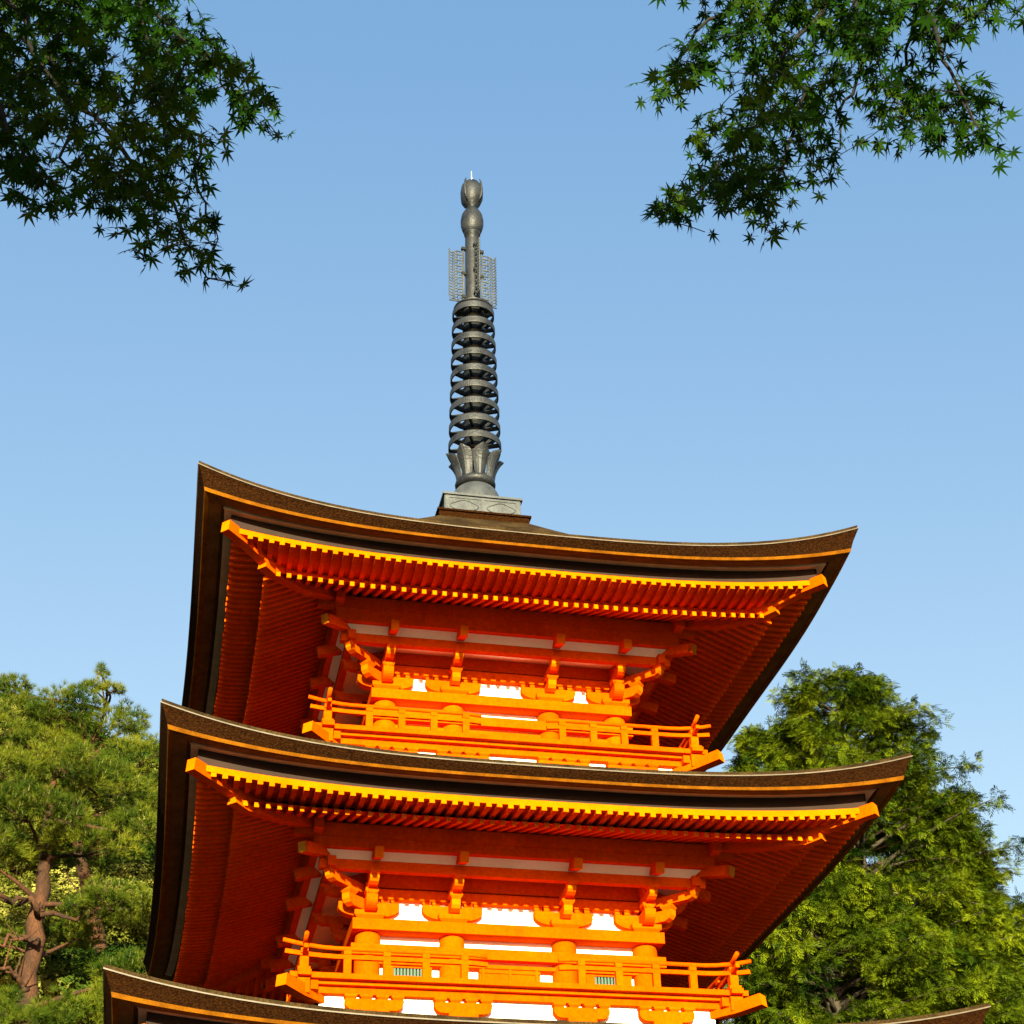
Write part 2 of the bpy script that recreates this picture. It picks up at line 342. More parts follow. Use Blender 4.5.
# ---------------------------------------------------------- walls, brackets, balconies
def rot4(k):
    c, s_ = math.cos(k*PI/2), math.sin(k*PI/2)
    return lambda p: (p[0]*c-p[1]*s_, p[0]*s_+p[1]*c, p[2])
def boat(hl, z0, z1, cut=.095):
    """bracket arm outline: flat top, ends curving up from below"""
    pts = [(-hl, z1), (-hl, z0+(z1-z0)*.55)]
    for i in range(1, 6):
        t = i/6; pts.append((-hl+cut*(1-math.cos(t*PI/2))*1.0+cut*.2*t, z0+(z1-z0)*.55*(1-math.sin(t*PI/2))))
    pts.append((-hl+cut*1.4, z0))
    right = [(-x, z) for x, z in pts[::-1]]
    return (pts+right)[::-1]
for si, (w, m, wd, zt) in enumerate(STOREYS):
    nm = ['top', 'middle', 'lowest'][si]
    rf = ROOFS[si]
    zb = (ROOFS[si+1].zr+.3) if si < 2 else .55
    # plaster body
    mb = MB(); yw = w-.02
    ztop = zt+.62
    mb.box(-yw, yw, -yw, yw, zb, ztop)
    wall = tag(mb.build('wall', PLAST, PG), 'white plaster wall of the %s storey' % nm)
    # columns
    for k in range(4):
        T = rot4(k)
        for x in (-w, -m, m):
            mb = MB(); q = T((x, -w, 0)); mb.lathe([(.110, zb), (.110, zt-.15), (.103, zt-.0965)], 20, 0, (q[0], q[1]))
            mb.build('column', VERM, wall)
    # head plate, tie beams
    mb = MB()
    for k in range(4):
        T = rot4(k); e = wd if k % 2 == 0 else wd-.24
        mb.box(-e, e, -wd, -wd+.24, zt-.096+(0 if k % 2 == 0 else .002), zt-(0 if k % 2 == 0 else .002), 0, T)
    mb.build('head_plate', VERM, wall)
    mb = MB()
    yt = w+.125; 
    for k in range(4):
        T = rot4(k); e = wd+.005 if k % 2 == 0 else wd-.07
        mb.box(-e, e, -yt, -yt+.07, zt-.303, zt-.212, 0, T)
        mb.box(-w, w, -w-.06, -w+.04, zt-.358, zt-.326, 0, T)       # lintel
        mb.box(-e, e, -yt+.02, -yt+.09, zt-.70, zt-.60, 0, T)
        for xx in (-w+.04, ): pass
    mb.build('tie_beam', VERM, wall)
    # windows (side bays) and doors (centre bay)
    for k in range(4):
        T = rot4(k); h0, h1 = zt-.60, zt-.366
        for sgn in (-1, 1):
            x0 = sgn*.75 if sgn > 0 else -1.00*(w/1.2185); x1 = x0+.255
            if sgn > 0: x0, x1 = .745*(w/1.2185), 1.0*(w/1.2185)
            else: x0, x1 = -1.0*(w/1.2185), -.745*(w/1.2185)
            mb = MB(); yy = -w+.005
            mb.box(x0-.075, x0, yy-.05, yy, h0, h1, 0, T); mb.box(x1, x1+.075, yy-.05, yy, h0, h1, 0, T)
            mb.box(x0, x1, yy-.046, yy, h1-.012, h1, 0, T); mb.box(x0, x1, yy-.046, yy, h0, h0+.02, 0, T)
            fr = mb.build('window', VERM, wall)
            g = MB(); g.box(x0, x1, yy-.017, yy-.013, h0+.02, h1-.012, 0, T); nb = 9
            for i in range(nb):
                xc = x0+(i+.5)*(x1-x0)/nb; g.box(xc-.008, xc+.008, yy-.034, yy-.019, h0+.02, h1-.012, 1, T)
            g.build('window_lattice', [SHADE_DARK, GREENW], fr)
        mb = MB(); dx = .265*(w/1.2185)
        mb.box(-dx, dx, -w-.045, -w+.01, h0, zt-.359, 0, T)
        for xx in (-dx+.02, -.012, dx-.044): mb.box(xx, xx+.024, -w-.058, -w-.0452, h0, zt-.359, 0, T)
        mb.box(-dx, dx, -w-.056, -w-.0455, h1-.03, h1-.006, 0, T)
        mb.build('door', VERM, wall)
    # wall-plane beams above the brackets, step beam, purlin and small plaster ceilings
    s2 = w+.375; pr = w+.51
    mb = MB()
    for k in range(4):
        T = rot4(k); d = 0 if k % 2 == 0 else .002
        mb.box(-w-.20, w+.20, -w-.048, -w+.035, zt+.212+d, zt+.300+d, 0, T)
        mb.box(-w-.26, w+.26, -w-.037, -w+.033, zt+.318+d, zt+.440+d, 0, T)
        mb.box(-s2-.10, s2+.10, -s2-.035, -s2+.035, zt+.322+d, zt+.408+d, 0, T)
    mb.build('bracket_beam', VERM, wall)
    gz_ = (rf.bz+.023-.046)+(.46, .33, .33)[si]*(rf.br-pr)       # rafter underside above the purlin
    gtop = gz_-.004; gbot = gtop-.115; g2 = zt+.462
    mb = MB()
    for k in range(4):
        T = rot4(k); d = 0 if k % 2 == 0 else .002
        mb.box(-pr-.20, pr+.20, -pr-.045, -pr+.035, gbot+d, gtop-.012*(k % 2), 0, T)
        mb.box(-pr-.02, pr+.02, -pr-.030, -pr+.030, g2+d, gbot-.001+d, 0, T)
    mb.build('eave_purlin', VERM, wall)
    mb = MB()
    for k in range(4):
        T = rot4(k)
        a_, b_ = s2+.03, pr-.03
        P0 = [(-a_, -a_, zt+.404), (a_, -a_, zt+.404), (b_, -b_, g2+.004), (-b_, -b_, g2+.004)]
        mb.add([T(p) for p in P0], [(0, 1, 2, 3)])
        a_, b_ = w+.03, s2-.02
        P0 = [(-a_, -a_, zt+.445), (a_, -a_, zt+.445), (b_, -b_, zt+.345), (-b_, -b_, zt+.345)]
        mb.add([T(p) for p in P0], [(0, 1, 2, 3)])
    mb.build('eave_ceiling', PLAST, wall)
    # bracket sets
    def bracket(diag=False, first=True):
        mb = MB(); f = math.sqrt(2) if diag else 1.
        Tn = (lambda p: p)
        z = zt
        if first: mb.block(0, 0, z+.001, z+.078, .095, .132)                     # great block
        if not diag:
            mb.prism(boat(.262, z+.050, z+.172, .15), -.050, .046)
            for x in (-.225, -.14, 0, .14, .225): mb.block(x, 0, z+.171, z+.213, .022, .034)
            # step one cross arm and blocks
        ww = .038
        # projecting arms: side outline (y = -distance)
        def arm(length, z0, z1, back=.1):
            out = [(-back, z0), (length*f-.075, z0), (length*f-.03, z0+(z1-z0)*.22), (length*f-.006, z0+(z1-z0)*.5), (length*f, z1), (-back, z1)]
            n = len(out); vs = [(-ww, -d, zz) for d, zz in out]+[(ww, -d, zz) for d, zz in out]
            fs = [tuple(range(n)), tuple(range(2*n-1, n-1, -1))]; ms = [0, 0]
            for i in range(n):
                fs.append((i, i+n, (i+1) % n+n, (i+1) % n)); ms.append(1 if i in (2, 3) else 0)
            mb.add(vs, fs, ms)
        arm(.225, z+.085, z+.180); mb.block(0, -.190*f, z+.181, z+.236, .036, .055)
        arm(.395, z+.230, z+.305); mb.block(0, -.375*f, z+.295, z+.325, .032, .045)
        # purlin seat on the tail rafter
        # tail rafter
        tl = MB(); zz = z+.395
        tl.beam([(0, .1, z+.60), (0, -.35*f, z+.475), (0, -.60*f, zz+.012), (0, -.645*f, zz)], .074, .092, 0, 1)
        tc = MB(); tc.beam([(0, -.618*f, zz+.009), (0, -.650*f, zz-.001)], .074, .083, 0)
        return mb, tl, tc
    gl = ['gilded tip', '']
    for k in range(4):
        th = k*PI/2
        T = rot4(k)
        for x in (-m, m):
            mb, tl, tc = bracket(); q = T((x, -w, 0))
            o = mb.build('bracket_set', [VERM, OCHRE], wall, th, (q[0], q[1], 0))
            tl.build('tail_rafter', [VERM, OCHRE], wall, th, (q[0], q[1], 0))
        q = T((-w, -w, 0))
        for j, dt in enumerate((0, -PI/2)):
            mb, tl, tc = bracket(False, j == 0)
            o = mb.build('bracket_set', [VERM, OCHRE], wall, th+dt, (q[0], q[1], .0015*j))
            tl.build('tail_rafter', [VERM, OCHRE], wall, th+dt, (q[0], q[1], .0015*j))
        mb, tl, tc = bracket(True, False)
        o = mb.build('bracket_set', [VERM, OCHRE], wall, th-PI/4, (q[0], q[1], .003))
        tl.build('tail_rafter', [VERM, OCHRE], wall, th-PI/4, (q[0], q[1], .003))
        tc.build('gilt_cap', GOLD, wall, th-PI/4, (q[0], q[1], .003))
    # small repeated supports between brackets
    # ------------------------------------------------ balcony
    if si == 2: continue
    fl = w+.63; rr = w+.58
    zf = zt-.683
    mb = MB(); mb.box(-fl+.06, fl-.06, -fl+.06, fl-.06, zf-.03, zf+.004)
    bal = tag(mb.build('balcony', VERM, PG), 'orange balcony deck round the %s storey' % nm)
    mb = MB()
    for k in range(4):
        T = rot4(k); d = .002*(k % 2); e = rr+.03
        mb.box(-e, e, -rr+.060, -rr+.12, zf-.088+d, zf-.014-d, 0, T)
    mb.build('edge_beam', VERM, bal)
    mb = MB()
    for k in range(4): q = rr-.115; mb.box(-q, q, -q, -q+.03, zf-.46, zf-.035, 0, rot4(k))
    mb.build('plaster_panel', PLAST, bal)
    mb = MB()
    for k in range(4):
        T = rot4(k); d = .002*(k % 2); e = rr+.11
        mb.box(-e, e, -rr-.05, -rr+.055, zf+d, zf+.043+d, 0, T)
    mb.build('ground_rail', VERM, bal)
    posts = (-.81, -.49, .49, .81)
    for k in range(4):
        T = rot4(k)
        def railpts(x0, x1, z, up0, up1, n=14, mid0=0, mid1=0):
            pts = []
            for i in range(n+1):
                t = i/n; x = x0+(x1-x0)*t; zz = z
                if up0 and t < .35: zz += up0*((.35-t)/.35)**2.2
                if up1 and t > .65: zz += up1*((t-.65)/.35)**2.2
                pts.append(T((x, -rr, zz)))
            return pts
        hz = zt-.425+.004*(k % 2); mz = zt-.495+.004*(k % 2); sc = w/1.2185
        for sgn in (-1, 1):
            a, b = sgn*(rr+.175), sgn*.30
            mb = MB(); mb.tube([T((a+(b-a)*i/16, -rr, hz+.055*max(0, 1-i/4.)**1.7-.012*max(0, (i-14)/2.)**2)) for i in range(17)], .0185, 8)
            mb.build('handrail', VERM, bal)
            mb = MB(); mb.beam([T((a-sgn*.02+(b-a+sgn*.02)*i/16, -rr, mz+.030*max(0, 1-i/4.)**1.7-.010*max(0, (i-14)/2.)**2)) for i in range(17)], .034, .034)
            mb.build('middle_rail', VERM, bal)
            for px in (.49*sc, .81*sc, 1.13*sc, 1.45*sc):
                if px > rr-.15: continue
                mb = MB(); x = sgn*px
                mb.box(x-.030, x+.030, -rr-.024, -rr+.024, zf+.046, mz-.017, 0, T)
                mb.box(x-.030, x+.030, -rr-.022, -rr+.022, mz+.0175, hz+(.006 if px < .5*sc else -.016), 0, T)
                mb.build('rail_post', VERM, bal)
        # corner posts
        mb = MB(); x = -rr
        mb.box(x-.035, x+.035, -rr-.037, -rr+.033, zf+.046, mz-.016, 0, T)
        mb.box(x-.030, x+.030, -rr-.031, -rr+.029, mz+.018, hz-.015, 0, T)
        mb.box(x-.050, x+.050, -rr-.056, -rr+.048, zf+.048, zf+.085, 0, T)
        mb.box(x-.050, x+.050, -rr-.058, -rr+.050, zf-.125, zf-.004, 0, T)
        mb.build('corner_post', [VERM, OCHRE], bal)
        # corner beams
        q = T((-1, -1, 0))
        mb = MB(); mb.beam([(q[0]*(w+.35), q[1]*(w+.35), zt-.795), (q[0]*(w+.60), q[1]*(w+.60), zt-.785), (q[0]*(w+.765), q[1]*(w+.765), zt-.757)], .105, .095, 0, 1)
        mb.build('corner_beam', [VERM, OCHRE], bal)
        # floor joists and waist brackets
        for cx in (-w, -m, m, w):
            mb = MB(); y0 = -rr+.075
            mb.prism(boat(.235, zf-.215, zf-.128, .06), y0-.035, y0+.03, 0, lambda p, c=cx: T((p[0]+c, p[1], p[2])))
            for x in (-.19, -.065, .065, .19): mb.block(cx+x, y0, zf-.129, zf-.094, .034, .050, 0, T)
            mb.box(cx-.12, cx+.12, y0-.045, y0+.028, zf-.30, zf-.2152, 0, T)
            mb.build('balcony_bracket', VERM, bal)

# first storey base, below the picture
mb = MB()
mb.box(-2.35, 2.35, -2.35, 2.35, .0, .35); mb.box(-2.05, 2.05, -2.05, 2.05, .35, .56)
for i in range(3): mb.box(-.7, .7, -2.35-.3*(3-i), -2.35-.3*(2-i), .0, .115*(i+1))
mb.build('stone_base', STONE, PG)

# ---------------------------------------------------------- spire
SPX = empty('spire', (0, 0, 11.368), PG); tag(SPX, 'bronze spire of nine rings on a pale square pedestal')
def sp(mb, name, mats, rz=0): return mb.build(name, mats, SPX, rz)
Z0 = 11.368
mb = MB(); h = .405
mb.box(-h, h, -h, h, 0.001, .235)
for k in range(4):
    T = rot4(k); e = h
    for x in (-h, -.02, h-.04): mb.box(x if x > -h else -h+.0, x+.04, -h-.010, -h-.0005, .002, .233, 0, T)
    mb.box(-h+.041, -.021, -h-.008, -h-.0005, .205, .232, 0, T); mb.box(.021, h-.041, -h-.008, -h-.0005, .205, .232, 0, T)
    for s0 in (-.20, .20):     # raised cartouche outlines
        pts = [(s0+.145*math.cos(t)*(1+.06*math.cos(4*t)), -h-.004, .110+.068*math.sin(t)*(1+.12*math.cos(4*t))) for t in [2*PI*i/28 for i in range(29)]]
        mb.tube([T(p) for p in pts], .006, 5)
mb.box(-.434, .434, -.434, .434, .236, .262)
sp(mb, 'pedestal', LEAD)
mb = MB()
prof = [(.29, .262), (.29, .32)]+[(.160+.130*math.cos(t), .32+.29*math.sin(t)) for t in [i*PI/2/10 for i in range(1, 10)]]+[(.165, .62), (.165, .64)]
mb.lathe(prof, 40); sp(mb, 'dome', LEAD)
mb = MB()
mb.lathe([(.150, .615), (.205, .625), (.222, .645), (.226, .67), (.218, .70), (.16, .705)], 48); sp(mb, 'lotus_collar', BRONZE)
for i in range(8):
    th = -PI/2+2*PI*i/8+.10; mb = MB(); n = 11; m_ = 7; vs = []; fs = []
    for layer in (0, .012):
        for j in range(n):
            t = j/(n-1); r0 = .205+.05*t+.16*max(0, t-.35)**1.8-layer; z = .69+.36*t-.05*max(0, t-.75)
            hw = .052+.040*min(t*1.3, 1); hw *= 1 if t < .72 else math.sqrt(max(.0, 1-((t-.72)/.295)**2.4))
            for q in range(m_):
                qq = q/(m_-1)*2-1
                vs.append((r0+.012*(1-abs(qq))-.03*qq*qq, qq*hw, z))
    for L_ in (0, 1):
        o = L_*n*m_
        for j in range(n-1):
            for q in range(m_-1):
                f = (o+j*m_+q, o+j*m_+q+1, o+(j+1)*m_+q+1, o+(j+1)*m_+q); fs.append(f if L_ == 0 else f[::-1])
    for j in range(n-1):
        for q, fl_ in ((0, 1), (m_-1, 0)):
            a_, b_ = j*m_+q, (j+1)*m_+q; c_, d_ = a_+n*m_, b_+n*m_
            fs.append((a_, b_, d_, c_) if fl_ else (a_, c_, d_, b_))
    mb.add(vs, fs, 0, False); sp(mb, 'lotus_petal', BRONZE, th)
mb = MB(); mb.lathe([(.13, .50), (.115, .60), (.108, .80), (.092, 3.05)], 20, 1); mb.lathe([(.092, 3.05), (.090, 4.15), (.086, 4.45)], 24, 0); sp(mb, 'pole', [BRONZE, BRONZE_D])
RZ = [3.105-.2400*i for i in range(9)]
for i, z in enumerate(RZ):
    Rr = .246+.0062*i; mb = MB(); hh = .043
    mb.lathe([(Rr, z-hh), (Rr+.003, z-hh+.01), (Rr+.003, z+hh-.01), (Rr, z+hh), (Rr-.012, z+hh), (Rr-.012, z-hh)], 72, 0, closed=True, smooth=False)
    mb.lathe([(.118, z-.075), (.128, z-.06), (.128, z+.05), (.118, z+.065), (.09, z+.07), (.09, z-.08)], 24, 1, closed=True)
    for j in range(8):
        t = 2*PI*(j+.5)/8; c, s_ = math.cos(t), math.sin(t)
        mb.beam([(c*.12, s_*.12, z-.01), (c*(Rr-.01), s_*(Rr-.01), z-.01)], .022, .05, 1)
    sp(mb, 'ring', [BRONZE, BRONZE_D])
def sp7(mb, name, mats, rz=0): mb.v = [(a, b, c-.072) for a, b, c in mb.v]; return sp(mb, name, mats, rz)
mb = MB(); mb.lathe([(.09, 3.25), (.20, 3.262), (.235, 3.272), (.20, 3.30), (.12, 3.33), (.105, 3.36), (.09, 3.36)], 32); sp7(mb, 'canopy_disc', BRONZE)
for k in range(4):    # openwork flame panels
    mb = MB(); x0, x1, z0, z1 = .115, .295, 3.37, 4.17
    mb.tube([(x0, 0, z0-.02), (x0, 0, z1+.02)], .011, 6); mb.tube([(.19, 0, z0), (.20, 0, z1-.02)], .006, 5)
    mb.tube([(x0, 0, z0), (x1, 0, z0)], .009, 5); mb.tube([(x0, 0, z1-.01), (.20, 0, z1), (x1-.02, 0, z1-.05)], .008, 5)
    mb.tube([(x1-.055, 0, z0), (x1-.04, 0, z0+.3), (x1-.05, 0, z1-.04)], .008, 5)
    for i in range(17):
        z = z0+.02+i*.0455; s_ = 1 if i % 2 else -1
        mb.tube([(x1-.055, 0, z), (x1-.02, 0, z+.012), (x1, 0, z+.05), (x1-.005, 0, z+.062)], .0095, 4)
        a = [(x0+.04+.034*math.cos(t), 0, z+.02+.030*math.sin(t)) for t in [s_*(PI*.1+j*PI*1.5/7) for j in range(8)]]
        mb.tube(a, .0090, 4)
        a = [(x1-.098+.030*math.cos(t), 0, z+.02+.026*math.sin(t)) for t in [-s_*(PI*.1+j*PI*1.5/7)+PI for j in range(8)]]
        mb.tube(a, .0090, 4)
    sp7(mb, 'flame_panel', LEAD, k*PI/2+.10)
mb = MB()
for z in (3.45, 3.82, 4.22):
    for k in range(4):
        t = k*PI/2+.10; c, s_ = math.cos(t), math.sin(t)
        mb.beam([(c*.07, s_*.07, z), (c*.14, s_*.14, z)], .04, .04)
sp7(mb, 'clamp', BRONZE_D)
mb = MB(); mb.lathe([(.084, 4.20), (.088, 4.22), (.088, 4.46), (.100, 4.47), (.100, 4.50), (.088, 4.51)], 24)
mb.lathe([(.0885, 4.50), (.118, 4.54), (.139, 4.62), (.142, 4.70), (.128, 4.79), (.095, 4.86), (.060, 4.90), (.055, 4.93)], 32); sp7(mb, 'jewel', BRONZE)
mb = MB(); mb.lathe([(.052, 4.90), (.062, 4.945), (.105, 4.99), (.137, 5.08), (.142, 5.18), (.128, 5.28), (.095, 5.335), (.035, 5.36), (.015, 5.38), (.004, 5.39)], 32)
for k in range(4):
    t = k*PI/2+PI/4
    mb.tube([(math.cos(t)*r_, math.sin(t)*r_, z) for r_, z in ((.10, 4.985), (.142, 5.08), (.150, 5.18), (.140, 5.30), (.118, 5.36))], [.010, .014, .016, .012, .004], 6)
sp7(mb, 'jewel', BRONZE)
mb = MB(); mb.tube([(0, 0, 5.37), (0, 0, 5.56)], .008, 6); sp7(mb, 'lightning_rod', STEEL)

# ============================================================ GROUND AND HILL
def ss(a, b, x):
    t = np.clip((x-a)/(b-a), 0, 1); return t*t*(3-2*t)
def height(x, y):
    x = np.asarray(x, float); y = np.asarray(y, float)
    left = 50*np.exp(-(((x+48)/42)**2+((y-128)/62)**2))
    slope = 9*ss(12, 44, y)
    n = .6*np.sin(x*.21+1.3)*np.cos(y*.17)+.35*np.sin(x*.5+y*.43)
    ring = 34*ss(19, 58, np.abs(x+1))*ss(-45, -5, y)  # unseen high banks at both sides, added to keep sky light off the soffits
    return np.maximum(slope*(.8+.2*np.sin(x*.05)), ring)+left*ss(20, 60, y)+n*ss(12, 30, y)
g = np.concatenate([np.linspace(-900, -130, 14), np.linspace(-120, 120, 97), np.linspace(130, 900, 14)])
gx, gy = np.meshgrid(g, g+20); gz = height(gx, gy)
V = np.stack([gx.ravel(), gy.ravel(), gz.ravel()], 1); n = len(g)
I, J = np.meshgrid(np.arange(n-1), np.arange(n-1)); b0 = (J*n+I).ravel()
F = np.stack([b0, b0+1, b0+n+1, b0+n], 1)
midx = ((V[F[:, 0], 1] > 10) | (np.abs(V[F[:, 0], 0]) > 20)).astype(int)
gr = npmesh('ground', V, F, [GROUND, HILL], None, midx); gr['kind'] = 'structure'
gr.data.polygons.foreach_set('use_smooth', [True]*len(F))

# ============================================================ TREES
def bez(a, b, c, n=6):
    a, b, c = map(np.asarray, (a, b, c)); return [tuple((1-t)**2*a+2*t*(1-t)*b+t*t*c) for t in np.linspace(0, 1, n)]
def limb(mb, pts, r0, r1, n=6): mb.tube(pts, [r0+(r1-r0)*i/(len(pts)-1) for i in range(len(pts))], n)

# needle tuft template: thin triangles fanning round +z
def tuft(nn, L, w, spread):
    V = []; F = []
    for i in range(nn):
        th = rng.uniform(0, 2*PI); el = rng.uniform(.15, 1)*spread
        d = np.array([math.sin(el)*math.cos(th), math.sin(el)*math.sin(th), math.cos(el)])
        s_ = np.cross(d, rng.normal(size=3)); s_ /= np.linalg.norm(s_); l = L*rng.uniform(.7, 1.1); b = d*rng.uniform(-.02, .05)
        o = len(V); V += [b-s_*w/2, b+s_*w/2, b+d*l]; F.append((o, o+1, o+2))
    return np.array(V), np.array(F)
def cone_candle():
    w = .008; return np.array([(-w, -w*.6, .0), (w, -w*.6, 0), (0, w, 0), (0, 0, .14)]), np.array([(0, 1, 3), (1, 2, 3), (2, 0, 3)])
def pine(name_, label, base, trunk, pads, dens=1., seed=3, nl=.15, arms=()):
    root = empty(name_, tuple(base)); tag(root, label, 'tree', 'pine trees left of the pagoda')
    B = np.array(base)
    mb = MB(); tp = [np.array(p)-B for p in trunk[0]]; rr_ = trunk[1]
    tp2 = []; rr2 = []
    for i in range(len(tp)-1):
        for t in (0, .33, .66): tp2.append(tp[i]*(1-t)+tp[i+1]*t+rng.normal(size=3)*.035*(i > 0)); rr2.append((rr_[i]*(1-t)+rr_[i+1]*t)*rng.uniform(.93, 1.07))
    mb.tube([tuple(p) for p in tp2]+[tuple(tp[-1])], rr2+[rr_[-1]], 12)
    mb.build('trunk', PINEB, root)
    bm = MB(); P = []; Z = []
    for arm_, r0, r1 in arms:
        q = [np.array(p)-B for p in arm_]; sm = []
        for i in range(len(q)-1):
            for t in np.linspace(0, 1, 5)[:-1]: sm.append(q[i]*(1-t)+q[i+1]*t+(rng.normal(size=3)*.07 if sm else 0))
        sm.append(q[-1]); limb(bm, [tuple(p) for p in sm], r0*.85, r1*.7, 8)
        for k in range(4):
            a = sm[rng.integers(2, len(sm))]; e = a+np.array([rng.normal()*.5, rng.normal()*.4, rng.uniform(.2, .6)]); limb(bm, bez(a, (a+e)/2+np.array([0, 0, -.15]), e, 6), .025, .008, 5)
    for (c, rx, rz_) in pads:
        c = np.array(c)-B
        # branch from the closest lower trunk point
        cand = [p for p in tp if p[2] < c[2]+.2] or tp[:1]
        j = min(cand, key=lambda p: np.linalg.norm((p-c)*np.array([1, 1, 1.3])))
        mid = (np.array(j)+c)/2+np.array([rng.normal()*.15, rng.normal()*.15, -.05*rx+.1])
        limb(bm, bez(j, mid, c-np.array([0, 0, rz_*.35]), 8), .035+.03*rx, .016, 6)
        for q in range(int(4+rx*4)):
            e = c+np.array([rng.uniform(-1, 1)*rx*.8, rng.uniform(-1, 1)*rx*.8, rng.uniform(-.3, .5)*rz_])
            limb(bm, bez(c-np.array([0, 0, rz_*.35]), (c+e)/2+np.array([0, 0, -.12]), e, 5), .016, .005, 4)
        n = int(dens*(260*rx*rx+90)) if rx > .3 else int(40*rx/.2)
        a = rng.normal(size=(n, 3)); a /= np.linalg.norm(a, axis=1, keepdims=True)
        rad = rng.uniform(.35, 1, n)**.45; bump_ = 1+.25*np.sin(a[:, 0]*5+rx*9)*np.cos(a[:, 1]*4+c[0])
        p = a*(rad*bump_)[:, None]*np.array([rx, rx, rz_]); p[:, 2] = np.where(p[:, 2] < 0, p[:, 2]*.5, p[:, 2])
        P.append(p+c); z = a*np.array([.8, .8, .5])+np.array([0, 0, .75]); Z.append(z+rng.normal(size=z.shape)*.25)
    P = np.concatenate(P); Z = np.concatenate(Z)
    bm.build('branches', PINEB, root)
    TV, TF = tuft(26, nl, .0085, 1.15)
    V, F = scatter(TV, TF, P, frames(Z), rng.uniform(.8, 1.25, len(P)))
    npmesh('needles', V, F, PINEN, root)
    if dens < 1: return root
    up = rng.random(len(P)) < .30; TV, TF = cone_candle()
    V, F = scatter(TV, TF, P[up], frames(Z[up]*.4+np.array([0, 0, 1.])), rng.uniform(.8, 1.3, up.sum()))
    npmesh('candles', V, F, PINEC, root)
    return root

D1 = 34.
base = at(14, 1200, D1); gz0 = float(height(base[0], base[1])); base[2] = gz0-.1
tr_px = [(22, 1120), (26, 1010), (33, 960), (40, 905), (44, 860), (46, 820), (50, 790), (58, 770)]
tp = [base]+[at(x, y, D1+.1*i) for i, (x, y) in enumerate(tr_px)]
def pads_px(L, D): return [(at(x, y, D+dd), rx, rz_) for (x, y, rx, rz_, dd) in L]
PX = [(30, 815, 1.25, .42, -.8), (85, 850, 1.15, .40, .2), (115, 905, 1.0, .38, -.4), (60, 770, 1.1, .5, .6), (5, 775, 1.0, .5, .4), (130, 975, .8, .35, -.9),
      (-25, 850, 1.0, .4, -.5), (0, 940, .6, .25, .9), (75, 935, .6, .3, 1.), (100, 790, 1.0, .45, 1.2), (135, 830, .8, .4, 1.3)]
am = [([at(42, 912, D1), at(30, 903, D1-.2), at(14, 899, D1-.3), at(-15, 886, D1-.8)], .085, .05), ([at(41, 915, D1), at(70, 920, D1), at(110, 880, D1)], .07, .03),
      ([at(38, 940, D1), at(22, 941, D1-.2), at(6, 938, D1-.3), at(-20, 941, D1-.6)], .065, .04), ([at(28, 990, D1), at(18, 975, D1-.3), at(5, 968, D1-.4), at(-18, 964, D1-.6)], .07, .04)]
pine('pine_tree', 'red barked pine with bare forked trunk at the lower left edge', base, (tp, [.30, .26, .21, .185, .165, .13, .10, .07, .04]), pads_px(PX, D1), 1.0, arms=am)
D2 = 39.
base = at(95, 1300, D2); base[2] = float(height(base[0], base[1]))-.1
tp = [base]+[at(x, y, D2+.7) for x, y in [(100, 1080), (98, 960), (88, 880), (72, 820), (90, 760), (104, 710), (103, 672)]]
PX = [(60, 712, .9, .5, 0), (105, 735, 1.1, .55, .4), (140, 760, .9, .5, -.6), (25, 720, 1.0, .5, .7), (85, 775, 1.2, .5, -.5), (10, 690, .6, .35, 1.), (128, 722, .6, .4, .8),
      (45, 750, 1.0, .5, .5), (150, 800, .8, .5, .4), (-10, 735, 1., .5, 0), (118, 800, .9, .4, -.8), (80, 700, .55, .35, -.2)]
pine('pine_tree', 'taller pine behind the red barked one with a thin shoot on top', base, (tp, [.32, .24, .19, .15, .11, .07, .03, .008]), pads_px(PX, D2)+[(at(103, 684, D2), .16, .35), (at(92, 688, D2), .22, .12), (at(113, 690, D2), .25, .1), (at(101, 672, D2), .10, .18)], 1.0, seed=5)
D3 = 27.
base = at(95, 1350, D3); base[2] = float(height(base[0], base[1]))-.1
tp = [base]+[at(x, y, D3) for x, y in [(95, 1200), (100, 1100), (90, 1050)]]
PX = [(20, 1030, .8, .3, 0), (75, 1020, .8, .35, .3), (115, 1000, .45, .3, .2), (-20, 1000, .6, .25, .5)]
pine('pine_tree', 'low pine crown along the bottom left edge beside the lowest roof corner', base, (tp, [.22, .16, .12, .05]), pads_px(PX, D3), .9, seed=8)

